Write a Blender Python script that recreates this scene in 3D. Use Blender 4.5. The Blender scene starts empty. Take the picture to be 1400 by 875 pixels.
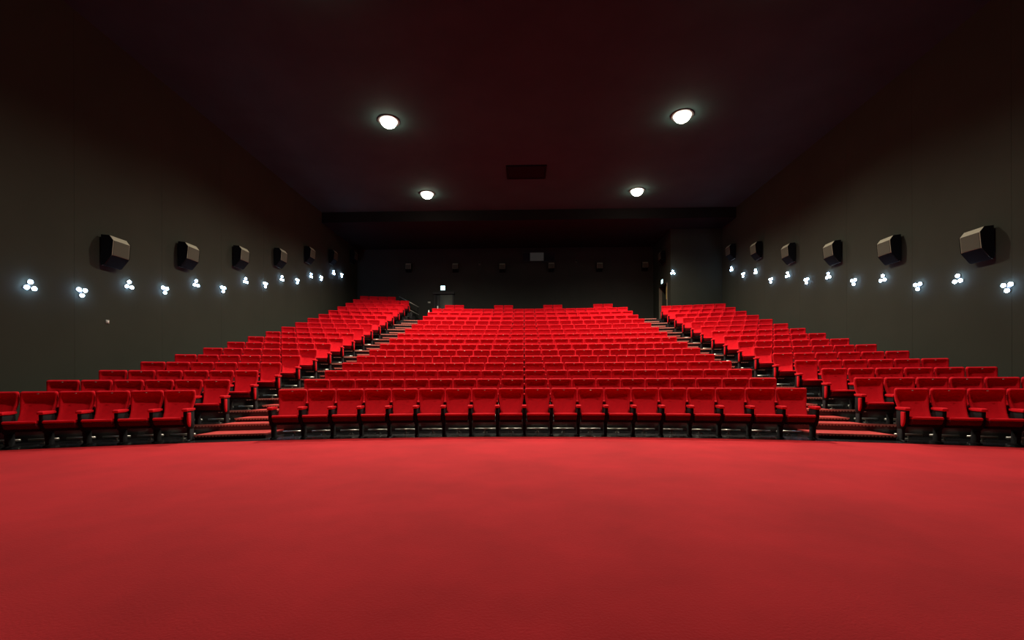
import bpy, bmesh, math, random
from mathutils import Matrix, Vector

scene = bpy.context.scene
COL = scene.collection
random.seed(4)
PI = math.pi

# ------------------------------------------------------------------ camera
F_PX, YAW, V_H, EYE, ROLL = 621.73, 0.0275, 517.62, 1.1974, -0.0033
cam_d = bpy.data.cameras.new('camera')
cam = bpy.data.objects.new('camera', cam_d)
COL.objects.link(cam)
cam_d.sensor_fit = 'HORIZONTAL'
cam_d.sensor_width = 36.0
cam_d.lens = 36.0 * F_PX / 1400.0
cam_d.shift_y = (V_H - 437.5) / 1400.0
cam_d.clip_end = 200
cam.matrix_world = (Matrix.Translation((0, 0, EYE)) @ Matrix.Rotation(YAW, 4, 'Z')
                    @ Matrix.Rotation(PI / 2, 4, 'X') @ Matrix.Rotation(ROLL, 4, 'Z'))
scene.camera = cam

# ------------------------------------------------------------------ world, light levels, exposure
world = bpy.data.worlds.new('world')
scene.world = world
world.use_nodes = True
world.node_tree.nodes['Background'].inputs[0].default_value = (0, 0, 0, 1)
world.node_tree.nodes['Background'].inputs[1].default_value = 0.0
vs = scene.view_settings
vs.view_transform = 'Standard'
vs.look = 'None'
vs.exposure = 0.0
vs.gamma = 1.0
vs.use_curve_mapping = False
SPOT_POWER = 3800.0          # each ceiling downlight over the seats
FRONT_POWER = 1950.0         # the pair over the carpet edge is dimmed
SPOT_ANGLE = math.radians(152)
SPOT_BLEND = 0.92
DOME_GLOW = 36.0
LED_GLOW = 60.0

# ------------------------------------------------------------------ hall measures (metres; x right, y away from the screen, z up)
XC, R1, Z1, PITCH = 0.2563, 24.607, 9.954, 1.05
YC = Z1 - R1                       # centre of the seating arcs
XL, XR, YB, YF = -10.3, 10.55, 27.8, -5.0
CEIL = EYE + 8.5
ROWS = 18
def lev(n): return 0.208 * n + 0.0055 * n * n
def rad(n): return R1 + PITCH * n
def arc(r, th, z=0.0): return (XC + r * math.sin(th), YC + r * math.cos(th), z)

def ray(px, py):
    u, q = px - 700.0, py - 437.5
    u, q = u + ROLL * q, q - ROLL * u
    a, b = u / F_PX, ((V_H - 437.5) - q) / F_PX
    c, s = math.cos(YAW), math.sin(YAW)
    return Vector((-s + a * c, c + a * s, b))
def at(px, py, X=None, Y=None, Z=None):
    d = ray(px, py)
    if X is not None: t = X / d.x
    elif Y is not None: t = Y / d.y
    else: t = (Z - EYE) / d.z
    return Vector((0, 0, EYE)) + d * t

# ------------------------------------------------------------------ materials
def mat(name, col, rough=0.6, spec=0.5, metal=0.0, noise=None, bump=None, sheen=0.0, sheen_tint=None, emit=None, emit_s=0.0):
    m = bpy.data.materials.new(name)
    m.use_nodes = True
    nt = m.node_tree
    b = nt.nodes['Principled BSDF']
    b.inputs['Base Color'].default_value = (*col, 1)
    b.inputs['Roughness'].default_value = rough
    b.inputs['Specular IOR Level'].default_value = spec
    b.inputs['Metallic'].default_value = metal
    if sheen:
        b.inputs['Sheen Weight'].default_value = sheen
        b.inputs['Sheen Roughness'].default_value = 0.45
        b.inputs['Sheen Tint'].default_value = (*(sheen_tint or col), 1)
    if emit:
        b.inputs['Emission Color'].default_value = (*emit, 1)
        b.inputs['Emission Strength'].default_value = emit_s
    if noise or bump:
        tc = nt.nodes.new('ShaderNodeTexCoord')
    if noise:
        scale, lo, hi = noise
        n = nt.nodes.new('ShaderNodeTexNoise')
        n.inputs['Scale'].default_value = scale
        n.inputs['Detail'].default_value = 5
        n.inputs['Roughness'].default_value = 0.6
        r = nt.nodes.new('ShaderNodeValToRGB')
        r.color_ramp.elements[0].position = 0.3
        r.color_ramp.elements[1].position = 0.7
        r.color_ramp.elements[0].color = (*[c * lo for c in col], 1)
        r.color_ramp.elements[1].color = (*[min(1, c * hi) for c in col], 1)
        nt.links.new(tc.outputs['Object'], n.inputs['Vector'])
        nt.links.new(n.outputs['Fac'], r.inputs['Fac'])
        nt.links.new(r.outputs['Color'], b.inputs['Base Color'])
    if bump:
        scale, st, dist = bump
        n2 = nt.nodes.new('ShaderNodeTexNoise')
        n2.inputs['Scale'].default_value = scale
        n2.inputs['Detail'].default_value = 3
        bp = nt.nodes.new('ShaderNodeBump')
        bp.inputs['Strength'].default_value = st
        bp.inputs['Distance'].default_value = dist
        nt.links.new(tc.outputs['Object'], n2.inputs['Vector'])
        nt.links.new(n2.outputs['Fac'], bp.inputs['Height'])
        nt.links.new(bp.outputs['Normal'], b.inputs['Normal'])
    return m

M = {
    'carpet':   mat('carpet_red', (0.52, 0.020, 0.028), 0.95, 0.1, noise=(0.9, 0.80, 1.1), bump=(60, 0.5, 0.01), sheen=0.24, sheen_tint=(0.95, 0.32, 0.28)),
    'tread':    mat('tread_carpet', (0.50, 0.06, 0.055), 0.95, 0.1, noise=(3.0, 0.8, 1.1), bump=(60, 0.5, 0.01)),
    'nosing':   mat('nosing_salmon', (0.50, 0.20, 0.16), 0.5, 0.4),
    'riser':    mat('riser_dark', (0.035, 0.008, 0.008), 0.8, 0.2),
    'tier':     mat('tier_floor', (0.007, 0.007, 0.008), 0.27, 1.0, noise=(4.0, 0.7, 1.3)),
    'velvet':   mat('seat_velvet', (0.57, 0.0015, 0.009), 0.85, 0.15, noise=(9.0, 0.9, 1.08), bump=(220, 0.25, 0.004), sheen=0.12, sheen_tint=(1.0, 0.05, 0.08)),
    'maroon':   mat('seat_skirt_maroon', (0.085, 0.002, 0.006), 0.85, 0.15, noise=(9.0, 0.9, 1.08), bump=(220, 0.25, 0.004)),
    'black':    mat('black_plastic', (0.007, 0.007, 0.008), 0.75, 0.15, noise=(20, 0.85, 1.15)),
    'blackmet': mat('black_metal', (0.007, 0.007, 0.008), 0.65, 0.2, noise=(20, 0.85, 1.15)),
    'tag':      mat('tag_plate', (0.55, 0.45, 0.38), 0.4, 0.5, metal=0.6),
    'wall':     mat('wall_fabric', (0.028, 0.030, 0.0225), 0.95, 0.1, noise=(0.7, 0.93, 1.07), bump=(150, 0.3, 0.004)),
    'backwall': mat('back_wall_fabric', (0.032, 0.032, 0.028), 0.95, 0.1, noise=(0.7, 0.92, 1.08), bump=(150, 0.3, 0.004)),
    'ceiling':  mat('ceiling_glare_tint', (0.027, 0.058, 0.056), 0.95, 0.1, noise=(0.8, 0.9, 1.1), bump=(90, 0.4, 0.006)),  # teal tint stands in for veiling glare over the red bounce
    'soffit':   mat('soffit_black', (0.010, 0.010, 0.010), 0.95, 0.1, noise=(0.8, 0.9, 1.1)),
    'cabinet':  mat('speaker_cabinet', (0.27, 0.255, 0.19), 0.6, 0.3, noise=(30, 0.9, 1.1)),  # base raised to put the top chamfer's highlight into the colour
    'grille':   mat('speaker_grille', (0.058, 0.060, 0.045), 0.8, 0.2, bump=(260, 0.5, 0.004)),
    'cheek':    mat('speaker_cheek', (0.005, 0.005, 0.005), 0.9, 0.05, noise=(30, 0.9, 1.1)),
    'dome':     mat('lamp_diffuser', (0.9, 0.88, 0.8), 0.4, 0.3, emit=(1.0, 0.93, 0.72), emit_s=DOME_GLOW),
    'trim':     mat('lamp_trim', (0.05, 0.05, 0.05), 0.4, 0.5, noise=(15, 0.9, 1.1)),
    'led':      mat('led_lens', (0.8, 0.85, 0.95), 0.3, 0.5, emit=(0.42, 0.64, 1.0), emit_s=LED_GLOW),
    'sign':     mat('exit_sign_face', (0.6, 0.8, 0.8), 0.3, 0.5, emit=(0.62, 0.95, 1.0), emit_s=2.2),
    'signg':    mat('exit_sign_green', (0.05, 0.4, 0.3), 0.3, 0.5, emit=(0.05, 0.7, 0.5), emit_s=1.2),
    'door':     mat('door_leaf', (0.075, 0.085, 0.072), 0.6, 0.3, noise=(3, 0.9, 1.1)),
    'frame':    mat('door_frame', (0.018, 0.018, 0.018), 0.6, 0.3, noise=(8, 0.9, 1.1)),
    'yellow':   mat('yellow_strip', (0.62, 0.46, 0.12), 0.5, 0.3, noise=(8, 0.9, 1.1)),
    'brown':    mat('jamb_brown', (0.11, 0.085, 0.06), 0.6, 0.3, noise=(8, 0.9, 1.1)),
    'steel':    mat('rail_steel', (0.45, 0.45, 0.40), 0.35, 0.5, metal=0.8, noise=(12, 0.9, 1.1)),
    'bracket':  mat('bracket_steel', (0.55, 0.54, 0.48), 0.38, 0.5, metal=0.9, noise=(12, 0.9, 1.1)),
    'white':    mat('white_paint', (0.6, 0.58, 0.52), 0.5, 0.4, noise=(12, 0.92, 1.06)),
    'glass':    mat('port_glass', (0.02, 0.025, 0.03), 0.08, 0.6),
    'portlit':  mat('port_lit_glass', (0.10, 0.11, 0.10), 0.3, 0.5, emit=(0.55, 0.60, 0.55), emit_s=0.02),
    'vent':     mat('vent_black', (0.006, 0.006, 0.006), 0.95, 0.05, noise=(12, 0.9, 1.1)),
    'vent2':    mat('vent_slat', (0.010, 0.010, 0.010), 0.9, 0.05, noise=(12, 0.9, 1.1)),
}

# ------------------------------------------------------------------ helpers
def mesh_from(name, verts, faces, smooth=False):
    me = bpy.data.meshes.new(name)
    me.from_pydata([tuple(v) for v in verts], [], faces)
    bm = bmesh.new(); bm.from_mesh(me)
    bmesh.ops.recalc_face_normals(bm, faces=bm.faces)
    bm.to_mesh(me); bm.free()
    if smooth:
        me.polygons.foreach_set('use_smooth', [True] * len(me.polygons))
    me.update()
    return me

def link(name, me, m, parent=None, loc=None, rotz=None):
    o = bpy.data.objects.new(name, me)
    COL.objects.link(o)
    if m is not None and me is not None and not me.materials:
        me.materials.append(m)
    if parent is not None: o.parent = parent
    if loc is not None: o.location = loc
    if rotz is not None: o.rotation_euler = (0, 0, rotz)
    return o

def empty(name, loc=(0, 0, 0), rotz=0.0):
    o = bpy.data.objects.new(name, None)
    COL.objects.link(o)
    o.empty_display_size = 0.1
    o.location = loc
    o.rotation_euler = (0, 0, rotz)
    return o

def tag(o, label, cat=None, group=None, kind=None):
    o['label'] = label
    if cat: o['category'] = cat
    if group: o['group'] = group
    if kind: o['kind'] = kind
    return o

def struct(o, label=None):
    o['kind'] = 'structure'
    if label: o['label'] = label
    return o

def box_mesh(name, lo, hi, bevel=0.0, seg=2):
    bm = bmesh.new()
    bmesh.ops.create_cube(bm, size=1.0)
    for v in bm.verts:
        for k in range(3):
            v.co[k] = lo[k] if v.co[k] < 0 else hi[k]
    if bevel > 0:
        bmesh.ops.bevel(bm, geom=list(bm.edges), offset=bevel, segments=seg, profile=0.6, affect='EDGES')
    me = bpy.data.meshes.new(name)
    bm.to_mesh(me); bm.free()
    if bevel > 0:
        me.polygons.foreach_set('use_smooth', [True] * len(me.polygons))
    return me

def boxes_mesh(name, lst):
    v, f = [], []
    for lo, hi in lst:
        b = len(v)
        for x in (lo[0], hi[0]):
            for y in (lo[1], hi[1]):
                for z in (lo[2], hi[2]):
                    v.append((x, y, z))
        f += [tuple(b + i for i in q) for q in ((0, 1, 3, 2), (4, 6, 7, 5), (0, 4, 5, 1), (2, 3, 7, 6), (0, 2, 6, 4), (1, 5, 7, 3))]
    return mesh_from(name, v, f)

def prism_mesh(name, prof, x0, x1, bevel=0.0, seg=2, smooth=True):
    """profile of (y, z) pairs extruded along x"""
    n = len(prof)
    v = [(x0, y, z) for y, z in prof] + [(x1, y, z) for y, z in prof]
    f = [tuple(range(n)), tuple(range(2 * n - 1, n - 1, -1))]
    f += [(i, (i + 1) % n, n + (i + 1) % n, n + i) for i in range(n)]
    me = mesh_from(name, v, f)
    if bevel:
        bm = bmesh.new(); bm.from_mesh(me)
        bmesh.ops.bevel(bm, geom=list(bm.edges), offset=bevel, segments=seg, profile=0.6, affect='EDGES')
        bm.to_mesh(me); bm.free()
        if smooth: me.polygons.foreach_set('use_smooth', [True] * len(me.polygons))
    return me

def loft_mesh(name, rings):
    n = len(rings[0]); v = []; f = []
    for r in rings: v += r
    for i in range(len(rings) - 1):
        for j in range(n):
            a, b = i * n + j, i * n + (j + 1) % n
            f.append((a, b, b + n, a + n))
    f.append(tuple(range(n - 1, -1, -1)))
    f.append(tuple((len(rings) - 1) * n + j for j in range(n)))
    return mesh_from(name, v, f, smooth=True)

def lathe_mesh(name, prof, seg=24, smooth=True):
    """profile of (r, z)"""
    v, f = [], []
    for r, z in prof:
        for k in range(seg):
            a = 2 * PI * k / seg
            v.append((r * math.cos(a), r * math.sin(a), z))
    for i in range(len(prof) - 1):
        for k in range(seg):
            a, b = i * seg + k, i * seg + (k + 1) % seg
            f.append((a, b, b + seg, a + seg))
    f.append(tuple(range(seg - 1, -1, -1)))
    f.append(tuple((len(prof) - 1) * seg + k for k in range(seg)))
    return mesh_from(name, v, f, smooth)

def tube_mesh(name, pts, r, seg=10):
    rings = []
    for i, p in enumerate(pts):
        p = Vector(p)
        a = Vector(pts[max(0, i - 1)]); b = Vector(pts[min(len(pts) - 1, i + 1)])
        d = (b - a).normalized()
        u = d.cross(Vector((0, 0, 1)) if abs(d.z) < 0.9 else Vector((1, 0, 0))).normalized()
        w = d.cross(u)
        rings.append([tuple(p + (u * math.cos(2 * PI * k / seg) + w * math.sin(2 * PI * k / seg)) * r) for k in range(seg)])
    return loft_mesh(name, rings)

def interp(tab, x):
    if x <= tab[0][0]: return tab[0][1]
    for (a, va), (b, vb) in zip(tab, tab[1:]):
        if x <= b: return va + (vb - va) * (x - a) / (b - a)
    return tab[-1][1]

ORD = ['', 'first', 'second', 'third', 'fourth', 'fifth', 'sixth', 'seventh', 'eighth', 'ninth', 'tenth', 'eleventh', 'twelfth',
       'thirteenth', 'fourteenth', 'fifteenth', 'sixteenth', 'seventeenth', 'eighteenth', 'nineteenth']

# ------------------------------------------------------------------ floor
fl = link('floor', box_mesh('floor', (XL - .2, YF - .2, -0.20), (XR + .2, YB + .2, 0.0)), M['carpet'])
struct(fl, 'open red carpet floor in front of the seats')

# ------------------------------------------------------------------ curved tiers under the rows
def clip_arc(r, xa, xb, nseg=40):
    """points of the arc of radius r between two x values"""
    ta = math.asin((xa - XC) / r); tb = math.asin((xb - XC) / r)
    return [arc(r, ta + (tb - ta) * k / nseg)[:2] for k in range(nseg + 1)]

def arc_slab(name, front, back, z0, z1):
    """solid between two polylines (same count), from z0 to z1"""
    n = len(front)
    v = [(x, y, z0) for x, y in front] + [(x, y, z0) for x, y in back] + [(x, y, z1) for x, y in front] + [(x, y, z1) for x, y in back]
    f = []
    for i in range(n - 1):
        f += [(i, i + 1, n + i + 1, n + i), (2 * n + i, 3 * n + i, 3 * n + i + 1, 2 * n + i + 1),
              (i, 2 * n + i, 2 * n + i + 1, i + 1), (n + i, n + i + 1, 3 * n + i + 1, 3 * n + i)]
    f += [(0, n, 3 * n, 2 * n), (n - 1, 3 * n - 1, 4 * n - 1, 2 * n - 1)]
    return mesh_from(name, v, f)

TF = 0.58        # tier front edge lies this far in front of the backrest tops
tiers = empty('stepped_floor', (XC, Z1, 0))
struct(tiers, 'dark stepped floor rising under the seat rows')
def tier(n, xa, xb, toback=False):
    rf = rad(n) - (TF if n else 0.62)
    fr = clip_arc(rf, xa, xb)
    if toback: bk = [(x, YB - 0.002) for x, y in fr]
    else: bk = clip_arc(rad(n + 1) - TF, xa, xb)
    z0 = 0.001 if n < 2 else lev(n - 2)
    me = arc_slab('tier', fr, bk, z0, lev(n) if n else 0.006)
    o = link('tier', me, M['tier'], tiers)
    o.matrix_parent_inverse = Matrix.Translation((-XC, -Z1, 0))
    return o
for n in range(15): tier(n, XL + .002, XR - .002)
tier(15, XL + .002, XR - .002, True)
tier(16, XL + .002, -6.62)
tier(17, XL + .002, -6.62, True)

# ------------------------------------------------------------------ aisle stairs
def aisle(sgn, label):
    root = empty('aisle_stairs', arc(rad(0) - 0.6, sgn * 6.18 / rad(0)))
    inv = Matrix.Translation(-Vector(root.location))
    s_in, s_out = 5.56, 6.84
    def pl(r, a=s_in, b=s_out, k=6):
        return [arc(r, sgn * (a + (b - a) * i / k) / r)[:2] for i in range(k + 1)]
    def step(rf, rb, z0, z1, wide=False):
        st = link('step', arc_slab('step', pl(rf), pl(rb), z0, z1 - 0.028), M['riser'], root)
        st.matrix_parent_inverse = inv
        t = link('tread', arc_slab('tread', pl(rf - 0.015), pl(rb), z1 - 0.028, z1), M['tread'], st)
        if wide:
            w_ = 0.125
            t2 = link('tread', arc_slab('tread', pl(rf - 0.015, s_out + .001, 7.5), pl(rf + w_, s_out + .001, 7.5), z1 - 0.028, z1), M['tread'], st)
        s_end = 7.5 if wide else s_out
        v, f = [], []
        # ribbed nosing: a thin lip with teeth hanging from it
        K = 22 if not wide else 33
        for i in range(K):
            a = s_in + (s_end - s_in) * (i + 0.02) / K
            full = s_in + (s_end - s_in) * (i + 0.98) / K
            half = s_in + (s_end - s_in) * (i + 0.55) / K
            for b_, zl, zh in ((full, z1 - 0.016, z1 + 0.004), (half, z1 - 0.040, z1 - 0.016)):
                base = len(v)
                for s_ in (a, b_):
                    for r_ in (rf - 0.024, rf - 0.015):
                        for z_ in (zl, zh):
                            v.append(arc(r_, sgn * s_ / r_, z_))
                f.extend(tuple(base + i_ for i_ in q) for q in ((0, 1, 3, 2), (4, 6, 7, 5), (0, 4, 5, 1), (2, 3, 7, 6), (0, 2, 6, 4), (1, 5, 7, 3)))
        nz = link('nosing', mesh_from('nosing', v, f), M['nosing'], st)
    for n in range(1, 16):
        hz = (lev(n - 1) + lev(n)) / 2
        r_half = rad(n) - TF - (0.70 if n == 1 else 0.525)
        step(r_half, rad(n) - TF - 0.016, lev(n - 1) + (0.006 if n == 1 else 0.001), hz)
        back = rad(n + 1) - TF - 0.541 if n < 15 else rad(n) + 0.35
        step(rad(n) - TF - 0.014, back, lev(n) + 0.001, lev(n) + 0.03, n < 15)
    struct(root, label)
aisle(-1, 'red carpeted stairs with ribbed nosings, handrail-side aisle')
aisle(1, 'red carpeted stairs with ribbed nosings, aisle below the jutting wall')

# ------------------------------------------------------------------ walls and ceiling
WT = 0.2
def wall_panels(wall, axis, face, a0, a1, z0, z1, step, thick, sgn, m):
    """thin fabric panels proud of a wall; axis = 'x' or 'y' is the direction they run along"""
    k = max(1, round((a1 - a0) / step)); w = (a1 - a0) / k
    for i in range(k):
        p, q = a0 + i * w + 0.0015, a0 + (i + 1) * w - 0.0015
        fa, fb = sorted((face, face - sgn * thick))
        if axis == 'y': me = box_mesh('wall_panel', (fa, p, z0), (fb, q, z1), 0.001, 1)
        else: me = box_mesh('wall_panel', (p, fa, z0), (q, fb, z1), 0.001, 1)
        me.polygons.foreach_set('use_smooth', [False] * len(me.polygons))
        link('wall_panel', me, m, wall)
TP = 0.03
wl = link('wall_left', box_mesh('wall_left', (XL - TP - WT, YF - .2, 0.0), (XL - TP, YB + .2, CEIL)), M['wall'])
struct(wl, 'dark fabric side wall with the longer run of lamps')
wall_panels(wl, 'y', XL, YF, YB, 0.0, CEIL, 2.5, TP, 1, M['wall'])
wr = link('wall_right', box_mesh('wall_right', (XR + TP, YF - .2, 0.0), (XR + TP + WT, YB + .2, CEIL)), M['wall'])
struct(wr, 'dark fabric side wall running into the jutting corner')
wall_panels(wr, 'y', XR, YF, YB, 0.0, CEIL, 2.5, TP, -1, M['wall'])
wb = link('wall_back', box_mesh('wall_back', (XL - TP - WT, YB + TP, 0.0), (XR + TP + WT, YB + TP + WT, CEIL)), M['backwall'])
struct(wb, 'dark back wall behind the last row')
wall_panels(wb, 'x', YB, XL, XR, 0.0, CEIL, 2.6, TP, -1, M['backwall'])
wf = link('wall_front', box_mesh('wall_front', (XL - TP - WT, YF - WT, 0.0), (XR + TP + WT, YF, CEIL)), M['backwall'])
struct(wf, 'dark wall at the screen end')
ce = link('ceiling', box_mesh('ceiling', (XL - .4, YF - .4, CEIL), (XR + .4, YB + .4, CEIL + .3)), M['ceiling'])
struct(ce, 'dark ceiling with round downlights')
sy = at(700, 287, Z=CEIL).y
so = link('trim_1', box_mesh('soffit', (XL, sy, CEIL - 0.52), (XR, YB, CEIL)), M['soffit'])
struct(so, 'dropped ceiling band in front of the back wall')

# jutting corner volume on the far right
BY = at(988, 395, X=XR).y
BX = at(917.5, 395, Y=BY).x
DY0, DY1, DZ0 = at(912.5, 400, X=BX).y, at(902.5, 400, X=BX).y, lev(15)
DZ1 = DZ0 + 2.05
jv = boxes_mesh('jut', [((BX + TP, BY + TP, 2.5), (XR, DY0, CEIL - .001)), ((BX + TP, DY1, 2.5), (XR, YB, CEIL - .001)),
                        ((BX + TP, DY0, DZ1), (XR, DY1, CEIL - .001)), ((BX + .9, DY0, 2.5), (XR, DY1, DZ1))])
jut = link('wall_jutting', jv, M['wall'])
struct(jut, 'jutting wall corner behind the shorter seat block')
wall_panels(jut, 'x', BY, BX, XR, 2.5, CEIL - .53, 1.45, TP, -1, M['wall'])
wall_panels(jut, 'y', BX, BY, DY0 - 0.06, 2.5, CEIL - .53, 3.0, TP, -1, M['wall'])
wall_panels(jut, 'y', BX, DY1 + 0.06, YB, 2.5, CEIL - .53, 3.0, TP, -1, M['wall'])
wall_panels(jut, 'y', BX, DY0 - 0.06, DY1 + 0.06, DZ1 + 0.08, CEIL - .53, 3.0, TP, -1, M['wall'])

# ------------------------------------------------------------------ cinema seat
def seat_meshes(pw):
    """shared part meshes for a seat of row pitch pw (seat-local: front is -y, z = 0 on the tier)"""
    hw = pw / 2
    P = {}
    # backrest: waist leans back, head part leans forward, padded rim around a hollow
    yc = [(.40, -.280), (.48, -.214), (.56, -.160), (.64, -.118), (.72, -.088), (.80, -.070), (.88, -.066), (.945, -.072), (.970, -.062), (.982, -.040), (.986, -.012)]
    dish = [(.40, .010), (.50, .016), (.62, .022), (.72, .030), (.82, .042), (.90, .036), (.935, .014), (.955, 0.0), (1, 0)]
    wid = [(.40, .455), (.52, .470), (.64, .500), (.76, .540), (.86, .553), (.955, .552), (.975, .540), (.986, .518)]
    thk = [(.40, .075), (.55, .090), (.70, .085), (.90, .085), (.955, .080), (.975, .062), (.986, .022)]
    rings = []
    for z in (.40, .43, .50, .56, .62, .68, .73, .78, .83, .88, .915, .935, .950, .965, .977, .986):
        y0, d, w, t = interp(yc, z), interp(dish, z), interp(wid, z) * pw / .573, interp(thk, z)
        h = w / 2; ring = []
        for k in (-1.0, -.93, -.84, -.76, -.5, 0.0, .5, .76, .84, .93, 1.0):
            inner = 1.0 if abs(k) <= .76 else (0.45 if abs(k) < .9 else 0.0)
            edge = 0.018 if abs(k) >= .999 else 0.0
            ring.append((k * h, y0 + d * inner + edge + 0.010 * (1 - k * k) * (inner > .9), z))
        for k in (1.0, .9, .3, -.3, -.9, -1.0):
            ring.append((k * h, y0 + t - (0.022 if abs(k) > .99 else 0), z))
        rings.append(ring)
    P['backrest'] = (loft_mesh('backrest', rings), 'velvet')
    # back shell
    rings = []
    for z in (.33, .36, .50, .65, .80, .90, .925):
        y0, w, t = interp(yc, z), interp(wid, z) * pw / .573 - .03, interp(thk, z)
        h = w / 2; a = y0 + t - 0.004; b = y0 + t + 0.028
        rings.append([(-h, a, z), (-h * .5, a, z), (h * .5, a, z), (h, a, z), (h, b - .012, z), (h * .5, b, z), (-h * .5, b, z), (-h, b - .012, z)])
    P['back_shell'] = (loft_mesh('back_shell', rings), 'black')
    cw = hw - 0.051
    prof = [(-.590, .432), (-.612, .440), (-.617, .456), (-.608, .472), (-.575, .482), (-.42, .472), (-.20, .452), (-.20, .432)]
    P['seat'] = (prism_mesh('seat', prof, -cw, cw, 0.006, 2), 'velvet')
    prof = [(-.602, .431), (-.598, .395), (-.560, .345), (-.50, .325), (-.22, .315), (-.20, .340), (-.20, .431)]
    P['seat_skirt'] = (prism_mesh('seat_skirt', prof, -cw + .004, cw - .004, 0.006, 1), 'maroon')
    prof = [(-.54, .330), (-.50, .285), (-.22, .270), (-.16, .300), (-.16, .314)]
    P['seat_pan'] = (prism_mesh('seat_pan', prof, -cw + .015, cw - .015), 'black')
    ah = .046
    prof = [(-.565, .585), (-.580, .605), (-.570, .632), (-.52, .645), (-.30, .640), (-.185, .634), (-.185, .592), (-.30, .582)]
    P['armrest'] = (prism_mesh('armrest', prof, -ah, ah, 0.012, 2), 'velvet')
    prof = [(-.545, .583), (-.535, .42), (-.48, .30), (-.40, .235), (-.22, .235), (-.20, .30), (-.20, .583)]
    P['arm_support'] = (prism_mesh('arm_support', prof, -.033, .033, 0.008, 1), 'black')
    prof = [(-.40, .234), (-.375, .03), (-.46, .016), (-.46, 0.0), (-.10, 0.0), (-.10, .016), (-.20, .03), (-.215, .234)]
    P['leg'] = (prism_mesh('leg', prof, -.028, .028, 0.004, 1), 'blackmet')
    prof = [(-.557, .560), (-.562, .44), (-.545, .36), (-.505, .30), (-.470, .285), (-.445, .31), (-.435, .42), (-.435, .560)]
    P['side_panel'] = (prism_mesh('side_panel', prof, -.014, .014, 0.007, 2), 'velvet')
    # steel floor bracket behind the legs: a round bar on a short stem
    bl = hw - 0.055
    ring = lambda c, r, ax: [tuple(c[j] + r * (math.cos(2 * PI * k / 8) * (j == ax[0]) + math.sin(2 * PI * k / 8) * (j == ax[1])) for j in range(3)) for k in range(8)]
    bv, bf = [], []
    for a_, b_, r_, ax in (((-bl, .10, .082), (bl, .10, .082), .023, (1, 2)), ((0, .10, .012), (0, .10, .078), .016, (0, 1)), ((0, .10, 0), (0, .10, .012), .055, (0, 1))):
        base = len(bv)
        bv += ring(a_, r_, ax) + ring(b_, r_, ax)
        bf += [(base + k, base + (k + 1) % 8, base + 8 + (k + 1) % 8, base + 8 + k) for k in range(8)]
        bf += [tuple(base + k for k in range(8)), tuple(base + 15 - k for k in range(8))]
    P['floor_bracket'] = (mesh_from('floor_bracket', bv, bf, smooth=True), 'bracket')
    P['number_plate'] = (box_mesh('number_plate', (-.015, -.0775, .932), (.015, -.0705, .946), 0.002, 1), 'tag')
    for k in P:
        if not P[k][0].materials: P[k][0].materials.append(M[P[k][1]])
    return P

SEAT_CACHE = {}
def seat_kit(w):
    k = math.floor(w * 100 + 1e-6) / 100
    if k not in SEAT_CACHE: SEAT_CACHE[k] = seat_meshes(k)
    return SEAT_CACHE[k]

# every seat place: (row, block, index from the block's handrail-side end, count, angle, radius, pitch)
places = []
for n in range(15):
    w = 0.5745 - 0.0016 * n
    for i in range(19):
        s = -0.263 + (i - 9 + 0.5) * w
        places.append((n, 'centre', i, 19, s, w))
w = 0.547
for k, s0 in enumerate((-4.74, -1.97, 0.80, 3.585)):
    for i in range(2):
        places.append((15, 'pair%d' % (k + 1), i, 2, s0 + (i + .5) * w, w))
for n in range(ROWS):
    r = rad(n)
    so_ = r * math.asin(9.97 / r)
    w = (so_ - 6.95) / 6
    for i in range(6):
        s = 6.95 + (i + 0.5) * w                       # i counts from the aisle
        if not (n == 17 and i < 2) : places.append((n, 'rail', i if n != 17 else i - 2, 6 if n != 17 else 4, -s, w))
        if n < 15: places.append((n, 'jut', i, 6, s, w))

def dist(p):
    x, y, z = arc(rad(p[0]), p[4] / rad(p[0]), lev(p[0]) + .6)
    return math.sqrt(x * x + y * y + (z - EYE) ** 2)
def in_view(p):
    x, y, z = arc(rad(p[0]), p[4] / rad(p[0]), lev(p[0]))
    c, s = math.cos(YAW), math.sin(YAW)
    zc, xc_ = y * c - x * s, x * c + y * s
    return -790 < F_PX * xc_ / zc < 790
places = [p for p in places if in_view(p)]
places.sort(key=dist)
NEAR, REST = places[:300], places[300:]

def seat_parts(p):
    """(part name, mesh, x offset, parent part) for one seat"""
    n, blk, i, cnt, s, w = p
    P = seat_kit(w)
    first, last = i == 0, i == cnt - 1
    if blk == 'rail': first, last = last, first       # index runs from the aisle, which is on this block's +x side
    out = [('backrest', 0, None), ('back_shell', 0, None), ('seat', 0, None), ('seat_skirt', 0, None), ('seat_pan', 0, None), ('floor_bracket', 0, None),
           ('armrest', -w / 2, None), ('arm_support', -w / 2, None), ('leg', -w / 2, None)]
    if last:
        out += [('armrest', w / 2, None), ('arm_support', w / 2, None), ('leg', w / 2, None), ('side_panel', w / 2 + .048, 'arm_support')][:4 if blk in ('rail', 'jut') else 3]
    if first and blk in ('rail', 'jut'):
        out += [('side_panel', -w / 2 - .048, 'arm_support')]
    if n < 9: out.append(('number_plate', 0, 'backrest'))
    return P, out

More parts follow.
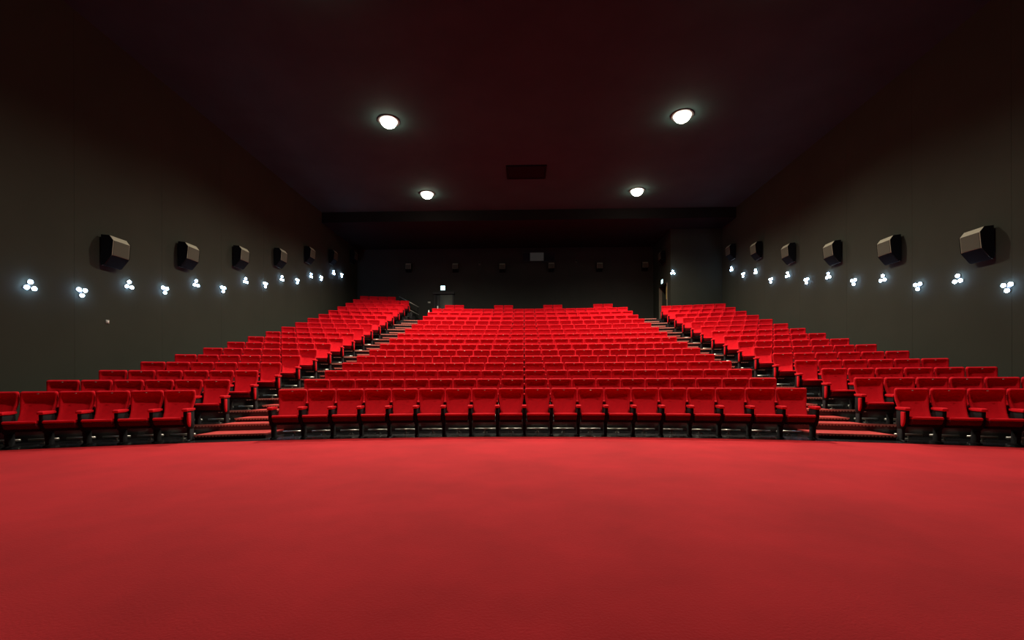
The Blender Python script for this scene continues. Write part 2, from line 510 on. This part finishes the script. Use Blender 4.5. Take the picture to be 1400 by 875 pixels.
def seat_label(p):
    n, blk, i, cnt, s, w = p
    row = ORD[n + 1]
    if blk == 'centre':
        return 'red cinema seat, %s from the handrail-side aisle, %s row from carpet, centre block' % (ORD[i + 1], row)
    if blk.startswith('pair'):
        return 'red cinema seat in raised pair, sixteenth row from carpet'
    side = 'block below the handrail' if blk == 'rail' else 'block before jutting wall'
    return 'red cinema seat, %s from the aisle, %s row from carpet, %s' % (ORD[i + 1], row, side)
GROUPS = {'centre': 'cinema seats of the centre block', 'rail': 'cinema seats of the block below the handrail', 'jut': 'cinema seats of the block before the jutting wall'}

for p in NEAR:
    r = rad(p[0]); th = p[4] / r
    zb = lev(p[0]) if p[0] else 0.006
    root = empty('cinema_seat', arc(r, th, zb), -th)
    tag(root, seat_label(p), 'cinema seat', GROUPS.get(p[1], 'raised seat pairs in the last centre row'))
    P, parts = seat_parts(p)
    made = {}
    for nm, dx, par in parts:
        o = bpy.data.objects.new(nm, P[nm][0])
        COL.objects.link(o)
        base = root
        if par and (par, round(dx, 1)) in made: base = made[(par, round(dx, 1))]
        elif par: base = made[(par, 0.0)] if (par, 0.0) in made else min((made[k] for k in made if k[0] == par), key=lambda q: abs(q.location.x - dx))
        o.parent = base
        o.location = (dx - (base.location.x if base is not root else 0), 0, 0)
        made[(nm, round(dx, 1))] = o

# the seats beyond the nearest three hundred: one object
V, Fc, MI = [], [], []
slot = {'velvet': 0, 'black': 1, 'blackmet': 2, 'tag': 3, 'maroon': 4, 'bracket': 5}
for p in REST:
    r = rad(p[0]); th = p[4] / r
    ox, oy, oz = arc(r, th, lev(p[0])); c, s_ = math.cos(th), math.sin(th)
    P, parts = seat_parts(p)
    for nm, dx, par in parts:
        me, mk = P[nm]
        b = len(V)
        for v in me.vertices:
            x, y, z = v.co.x + dx, v.co.y, v.co.z
            V.append((ox + c * x + s_ * y, oy - s_ * x + c * y, oz + z))
        for q in me.polygons:
            Fc.append(tuple(b + k for k in q.vertices)); MI.append(slot[mk])
me = bpy.data.meshes.new('far_seats')
me.from_pydata(V, [], Fc)
for k in ('velvet', 'black', 'blackmet', 'tag', 'maroon', 'bracket'): me.materials.append(M[k])
me.polygons.foreach_set('material_index', MI)
me.polygons.foreach_set('use_smooth', [True] * len(MI))
me.update()
fs = link('cinema_seating', me, None)
tag(fs, 'farthest red cinema seats of the upper rows below the back wall', 'cinema seats', kind='stuff')

# ------------------------------------------------------------------ wall speakers
def speaker_parts():
    # local: x = away from the wall, y along the wall, z up; origin at the back centre
    h = .74
    prof = [(0, -h / 2), (.06, -h / 2 + .01), (.255, -h / 2 + .24), (.29, h / 2 - .14), (.20, h / 2 - .02), (0, h / 2)]
    n = len(prof)
    def ext(pr, y0, y1, name, bev=0.0):
        v = [(x, y0, z) for x, z in pr] + [(x, y1, z) for x, z in pr]
        k = len(pr)
        f = [tuple(range(k)), tuple(range(2 * k - 1, k - 1, -1))] + [(i, (i + 1) % k, k + (i + 1) % k, k + i) for i in range(k)]
        me = mesh_from(name, v, f)
        if bev:
            bm = bmesh.new(); bm.from_mesh(me)
            bmesh.ops.bevel(bm, geom=list(bm.edges), offset=bev, segments=2, profile=.6, affect='EDGES')
            bm.to_mesh(me); bm.free()
        return me
    W = .235
    d = {}
    d['cabinet'] = (ext(prof, -W, W, 'cabinet', .006), 'cabinet', (0, 0, 0))
    g = [(.245, -h / 2 + .25), (.266, -h / 2 + .245), (.300, h / 2 - .145), (.280, h / 2 - .14)]
    d['grille'] = (ext(g, -W + .02, W - .02, 'grille'), 'grille', (0, 0, 0))
    ck = [(x * 1.01, z * 1.005) for x, z in prof]
    lo_ = [(.03, -h / 2 - .006), (.064, -h / 2 + .002), (.261, -h / 2 + .235), (.245, -h / 2 + .25), (.05, -h / 2 + .02)]
    d['underside_shade'] = (ext(lo_, -W + .004, W - .004, 'underside_shade'), 'cheek', (0, 0, 0))  # shade of the downturned underside, put in as a black sheet
    d['cheek'] = (ext(ck, -.008, .008, 'cheek'), 'cheek', (0, 0, 0))
    d['bracket'] = (box_mesh('bracket', (-.055, -.12, -.16), (0.001, .12, .16), .006, 1), 'cheek', (0, 0, 0))
    return d
SP = speaker_parts()
for k in SP: SP[k][0].materials.append(M[SP[k][1]])
def speaker(loc, rotz, label, group, sc=1.0):
    root = empty('wall_speaker', loc, rotz)
    tag(root, label, 'speaker', group)
    for nm, dy in (('cabinet', 0), ('grille', 0), ('underside_shade', 0), ('cheek', -.244), ('cheek', .244), ('bracket', 0)):
        o = bpy.data.objects.new(nm, SP[nm][0]); COL.objects.link(o)
        o.parent = root; o.location = (0, dy * sc, 0); o.scale = (sc, sc, sc)
    return root
for k, (px, py) in enumerate([(158, 345), (258, 350), (330, 352), (384, 353), (424, 349), (456, 352), (484, 352)]):
    c = at(px, py, X=XL + .18); c.x = XL + .055
    speaker(c, 0.0, '%s wall speaker from the carpet end, above the longer lamp run' % ORD[k + 1], 'speakers on the wall above the longer lamp run')
for k, (px, py) in enumerate([(1336, 335), (1216, 342), (1138, 346), (1078, 347), (1034, 343), (999, 345)]):
    c = at(px, py, X=XR - .18); c.x = XR - .055
    speaker(c, PI, '%s wall speaker from the carpet end, on wall meeting the jutting corner' % ORD[k + 1], 'speakers on the wall meeting the jutting corner')
c = at(905.5, 352, X=BX - .15); c.x = BX - .055
speaker(c, PI, 'small wall speaker above the side doorway of the jutting corner', 'speaker on the jutting corner', 0.9)
for k, (px, py) in enumerate([(559, 366), (623, 366), (687, 366), (754, 365), (820, 365), (882, 364)]):
    c = at(px, py, Y=YB - .15); c.y = YB - .055
    speaker(c, -PI / 2, 'dim square speaker on the back wall, %s from the exit door side' % ORD[k + 1], 'speakers on the back wall', 0.72)

# ------------------------------------------------------------------ three-armed LED wall lamps
led_me = lathe_mesh('led', [(.004, -.034), (.026, -.026), (.040, -.006), (.043, .006), (.036, .024), (.018, .035), (.003, .037)], 14)
led_me.materials.append(M['led'])
hub_me = lathe_mesh('hub', [(.045, 0), (.045, .016), (.036, .026), (.010, .030)], 18, smooth=False)
hub_me.materials.append(M['trim'])
arm_me = box_mesh('arm', (-.009, .02, .006), (.009, .098, .020), .003, 1)
arm_me.materials.append(M['trim'])
cup_me = lathe_mesh('cup', [(.018, .004), (.034, .014), (.038, .030), (.036, .030), (.030, .016), (.014, .008)], 14)
cup_me.materials.append(M['trim'])
def led_lamp(loc, rot, up, label, group):
    root = empty('wall_lamp', loc)
    root.matrix_world = Matrix.Translation(loc) @ rot
    tag(root, label, 'wall lamp', group)
    o = bpy.data.objects.new('hub', hub_me); COL.objects.link(o); o.parent = root
    for k in range(3):
        a = 2 * PI * k / 3 + (0 if up else PI)
        ar = bpy.data.objects.new('arm', arm_me); COL.objects.link(ar); ar.parent = root; ar.rotation_euler = (0, 0, a)
        cp = bpy.data.objects.new('cup', cup_me); COL.objects.link(cp); cp.parent = ar; cp.location = (0, .085, 0.008)
        ld = bpy.data.objects.new('led', led_me); COL.objects.link(ld); ld.parent = ar; ld.location = (0, .085, .058)
    return root
ROT_L = Matrix.Rotation(PI / 2, 4, 'Z') @ Matrix.Rotation(PI / 2, 4, 'X')     # local z -> +x, local y -> up
ROT_R = Matrix.Rotation(-PI / 2, 4, 'Z') @ Matrix.Rotation(PI / 2, 4, 'X')    # local z -> -x
ROT_B = Matrix.Rotation(PI / 2, 4, 'X')                                       # local z -> -y
LU = [(38, 391), (174, 390), (266, 388), (334, 384), (384, 381), (424, 377), (455, 373)]
LD = [(109, 399), (223, 396), (303, 395), (361, 389), (405, 384), (438, 380), (466, 376)]
RU = [(1313, 382), (1210, 381), (1135, 377.5), (1079, 376), (1035, 371.5), (1002, 368)]
RD = [(1381, 392), (1258, 391), (1170, 385), (1105, 383.5), (1056, 383), (1018, 375.5)]
for pts, up, X, rot, side in ((LU, True, XL, ROT_L, 'on the longer lamp run'), (LD, False, XL, ROT_L, 'on the longer lamp run'),
                              (RU, True, XR, ROT_R, 'toward jutting corner'), (RD, False, XR, ROT_R, 'toward jutting corner')):
    for k, (px, py) in enumerate(pts):
        c = at(px, py, X=X)
        led_lamp(c, rot, up, 'white three-LED wall lamp pointing %s, %s from the carpet end, %s' % ('up' if up else 'down', ORD[k + 1], side),
                 'three-LED wall lamps ' + side)
c = at(919.5, 373, Y=BY)
led_lamp(c, ROT_B, True, 'white three-LED wall lamp alone on the jutting corner', 'three-LED wall lamp on the jutting corner')

# ------------------------------------------------------------------ ceiling downlights
dome_me = lathe_mesh('diffuser', [(.265, 0.0), (.262, -.035), (.245, -.09), (.205, -.15), (.14, -.195), (.07, -.215), (.008, -.22)], 32)
dome_me.materials.append(M['dome'])
ring_me = lathe_mesh('trim_ring', [(.270, 0.0), (.355, 0.0), (.360, -.012), (.345, -.028), (.290, -.034), (.268, -.020)], 32, smooth=False)
ring_me.materials.append(M['trim'])
sd = bpy.data.lights.new('downlight', 'SPOT')
sd.energy = SPOT_POWER; sd.spot_size = SPOT_ANGLE; sd.spot_blend = SPOT_BLEND; sd.shadow_soft_size = 0.16
sd.color = (1.0, 0.90, 0.74)
sd0 = sd.copy(); sd0.energy = FRONT_POWER; sd0.spot_size = math.radians(142); sd0.spot_blend = 1.0
names = ['first', 'second', 'third']
for k, yy in enumerate((14.843 - 5.906, 14.843, 20.749)):
    for xx, side in ((-4.44, 'nearer the longer lamp run'), (5.125, 'nearer the jutting corner side')):
        root = empty('ceiling_downlight', (xx, yy, CEIL))
        tag(root, 'round glowing ceiling downlight, %s from the screen end, %s' % (names[k], side), 'ceiling light', 'ceiling downlights')
        link('trim_ring', ring_me, None, root)
        link('diffuser', dome_me, None, root)
        lo = bpy.data.objects.new('downlight', sd0 if k == 0 else sd); COL.objects.link(lo)
        lo.parent = root; lo.location = (0, 0, -.26)

# ------------------------------------------------------------------ ceiling vent
a, b = at(692, 226, Z=CEIL), at(746, 243, Z=CEIL)
vx0, vx1, vy0, vy1 = a.x, b.x, b.y, a.y
vy0, vy1 = min(vy0, vy1), max(vy0, vy1)
root = empty('ceiling_vent', ((vx0 + vx1) / 2, (vy0 + vy1) / 2, CEIL))
tag(root, 'black rectangular slatted vent in the ceiling', 'vent')
hx, hy = (vx1 - vx0) / 2, (vy1 - vy0) / 2
link('vent_frame', boxes_mesh('vent_frame', [((-hx, -hy, -.05), (hx, -hy + .06, 0)), ((-hx, hy - .06, -.05), (hx, hy, 0)),
                                             ((-hx, -hy + .06, -.05), (-hx + .06, hy - .06, 0)), ((hx - .06, -hy + .06, -.05), (hx, hy - .06, 0))]), M['vent'], root)
link('vent_backing', box_mesh('vent_backing', (-hx + .06, -hy + .06, -.010), (hx - .06, hy - .06, -.002)), M['vent'], root)
slat = prism_mesh('vent_slat', [(-.035, -.012), (-.033, -.009), (.035, -.040), (.033, -.043)], -hx + .06, hx - .06)
slat.materials.append(M['vent2'])
for k in range(9):
    o = bpy.data.objects.new('vent_slat', slat); COL.objects.link(o); o.parent = root
    o.location = (0, -hy + .14 + (2 * hy - .28) * k / 8, 0)

# ------------------------------------------------------------------ back wall: exit door, sign, projection port
zl = lev(15)
dl, dr = at(594, 410, Y=YB).x, at(621, 410, Y=YB).x
dtop = at(606, 402.5, Y=YB).z
d1 = empty('door_1', ((dl + dr) / 2, YB, zl))
struct(d1, 'grey exit door with a dark head in the back wall')
hw = (dr - dl) / 2; hh = dtop - zl
link('door_frame', boxes_mesh('door_frame', [((-hw, -.07, .002), (-hw + .09, -.002, hh)), ((hw - .09, -.07, .002), (hw, -.002, hh)), ((-hw - .05, -.16, hh), (hw + .05, -.002, hh + .14))]), M['frame'], d1)
lf = link('door_leaf', box_mesh('door_leaf', (-hw + .36, -.045, .01), (hw - .09, -.004, hh - .004), .004, 1), M['door'], d1)
link('door_leaf', box_mesh('door_leaf', (-hw + .09, -.045, .01), (-hw + .352, -.004, hh - .004), .004, 1), M['frame'], d1)
hd = link('door_handle', tube_mesh('door_handle', [(-hw + .44, -.046, 1.0), (-hw + .44, -.09, 1.0), (-hw + .58, -.09, 1.0)], .012, 8), M['steel'], lf)

def exit_sign(loc, rotz, label, w=.30, h=.30):
    root = empty('exit_sign', loc, rotz)
    tag(root, label, 'exit sign', 'lit exit signs over the doors')
    link('housing', box_mesh('housing', (-w / 2 - .015, -.06, -h / 2 - .015), (w / 2 + .015, 0, h / 2 + .015), .004, 1), M['frame'], root)
    link('lit_face', box_mesh('lit_face', (-w / 2, -.066, -h / 2), (w / 2, -.061, h / 2), .001, 1), M['sign'], root)
    return root
c = at(606, 394, Y=YB); c.y = YB - .002
exit_sign(c, 0, 'small bluish lit exit sign above the grey back-wall door', .27, .27)

# jutting-corner doorway
d2 = empty('door_2', (BX, (DY0 + DY1) / 2, DZ0))
struct(d2, 'dark doorway with a yellow-edged jamb in the jutting corner')
dh = (DY1 - DY0) / 2; ht = DZ1 - DZ0
link('door_jamb', box_mesh('door_jamb', (-.05, -dh - .05, .002), (.12, -dh + .002, ht)), M['brown'], d2)
link('door_jamb', box_mesh('door_jamb', (-.05, dh - .002, .002), (.12, dh + .05, ht)), M['brown'], d2)
link('door_head', box_mesh('door_head', (-.05, -dh - .05, ht), (.12, dh + .05, ht + .07)), M['frame'], d2)
ys = link('yellow_strip', box_mesh('yellow_strip', (-.058, -dh - .04, 1.15), (-.050, -dh - .005, ht - .2)), M['yellow'], d2)
lf2 = link('door_leaf', box_mesh('door_leaf', (.72, -dh + .004, .004), (.77, dh - .004, ht - .004), .004, 1), M['frame'], d2)
hd2 = link('door_handle', tube_mesh('door_handle', [(.719, -.2, 1.0), (.66, -.2, 1.0), (.66, -.35, 1.0)], .012, 8), M['steel'], lf2)
c = at(906.2, 385, X=BX - .03); c.x = BX - .002
exit_sign(c, -PI / 2, 'small lit exit sign above the doorway in the jutting corner', .30, .22)

# projection port
a, b = at(714, 344.5, Y=YB), at(760, 358, Y=YB)
root = empty('projection_window', ((a.x + b.x) / 2, YB, b.z))
tag(root, 'projection booth window with a pale lit pane in the back wall', 'projection window')
hw, hh = (b.x - a.x) / 2, a.z - b.z
link('window_frame', boxes_mesh('window_frame', [((-hw, -.06, 0), (hw, -.002, .06)), ((-hw, -.06, hh - .06), (hw, -.002, hh)),
     ((-hw, -.06, .06), (-hw + .06, -.002, hh - .06)), ((hw - .06, -.06, .06), (hw, -.002, hh - .06))]), M['frame'], root)
p0, p1 = at(725, 350, Y=YB).x - (a.x + b.x) / 2, at(743.5, 350, Y=YB).x - (a.x + b.x) / 2
link('pane', box_mesh('pane', (p0, -.03, .06), (p1, -.01, hh - .06)), M['portlit'], root)
link('pane', box_mesh('pane', (-hw + .06, -.03, .06), (p0 - .03, -.01, hh - .06)), M['glass'], root)
link('pane', box_mesh('pane', (p1 + .03, -.03, .06), (hw - .06, -.01, hh - .06)), M['glass'], root)
link('mullion', box_mesh('mullion', (p0 - .03, -.06, .06), (p0, -.002, hh - .06)), M['frame'], root)
link('mullion', box_mesh('mullion', (p1, -.06, .06), (p1 + .03, -.002, hh - .06)), M['frame'], root)

# small fittings beside the port
for px, py, lb in ((656, 360, 'small dim fitting on the back wall, port side nearer the exit door'), (788, 357, 'small dim fitting on the back wall, port side nearer the jutting corner')):
    c = at(px, py, Y=YB)
    root = empty('wall_fitting', (c.x, YB, c.z)); tag(root, lb, 'wall fitting', 'small fittings beside the projection window')
    link('fitting_plate', box_mesh('fitting_plate', (-.07, -.03, -.13), (.07, -.002, .13), .006, 1), M['grille'], root)
    link('fitting_lens', lathe_mesh('fitting_lens', [(.045, .0), (.045, .03), (.03, .05), (.005, .055)], 14), M['glass'], root).matrix_local = Matrix.Translation((0, -.03, .03)) @ Matrix.Rotation(PI / 2, 4, 'X')

# ------------------------------------------------------------------ handrail by the upper rows, posts, wall switch
RY = 27.3
p0, p1 = at(546, 405.5, Y=RY), at(573, 420, Y=RY)
root = empty('handrail', ((p0.x + p1.x) / 2, RY, lev(15)))
tag(root, 'sloping steel handrail with two rails beside the topmost rows', 'handrail')
inv = Vector(root.location)
def rel(p): return tuple(Vector(p) - inv)
dz = Vector((0, 0, -.46))
link('top_rail', tube_mesh('top_rail', [rel(p0), rel(p1)], .026), M['steel'], root)
link('lower_rail', tube_mesh('lower_rail', [rel(p0 + dz), rel(p1 + dz)], .020), M['steel'], root)
for q, zb in ((p0.lerp(p1, .08), lev(17)), (p0.lerp(p1, .95), lev(15))):
    link('post', tube_mesh('post', [rel((q.x, q.y, zb)), rel(q)], .018), M['blackmet'], root)
st = link('landing_step', boxes_mesh('landing_step', [((-6.618, 26.6, lev(15)), (-6.25, YB - .03, lev(15) + .26)), ((-6.618, 26.6, lev(15) + .26), (-6.43, YB - .03, lev(15) + .52))]), M['tier'])
struct(st, 'two dark steps beside the handrail')
st.name = 'stepped_landing'

for px, py, lb in ((586.5, 427, 'short pale post at the end of the fifteenth centre row, lower'), (598.7, 421, 'short pale post behind the fifteenth centre row')):
    n = 14 if px < 590 else 15
    y = 24.55 if px < 590 else 26.1
    c = at(px, py, Y=y)
    root = empty('aisle_post', (c.x, y, lev(n)))
    tag(root, lb, 'post', 'pale posts at the top of the aisle')
    top = c.z + .12 - lev(n)
    link('post_shaft', lathe_mesh('post_shaft', [(.035, .015), (.035, top - .05), (.03, top - .02), (.01, top)], 14), M['white'], root)
    link('post_base', lathe_mesh('post_base', [(.08, 0), (.08, .012), (.045, .02)], 16, smooth=False), M['steel'], root)

c = at(587, 413.5, Y=YB)
root = empty('wall_switch', (c.x, YB, c.z)); tag(root, 'small pale switch plate beside the grey exit door', 'switch')
link('switch_plate', box_mesh('switch_plate', (-.09, -.016, -.05), (.09, -.001, .05), .004, 1), M['cabinet'], root)
link('switch_rocker', box_mesh('switch_rocker', (-.03, -.022, -.025), (.03, -.015, .025), .003, 1), M['white'], root)
c = at(147, 440, X=XL)
root = empty('wall_socket', (XL, c.y, c.z)); tag(root, 'small pale wall plate below the first speaker of the longer lamp run', 'wall plate')
link('socket_plate', box_mesh('socket_plate', (.001, -.045, -.045), (.014, .045, .045), .004, 1), M['cabinet'], root)
link('socket_cover', box_mesh('socket_cover', (.013, -.02, -.03), (.028, .02, .02), .004, 1), M['white'], root)
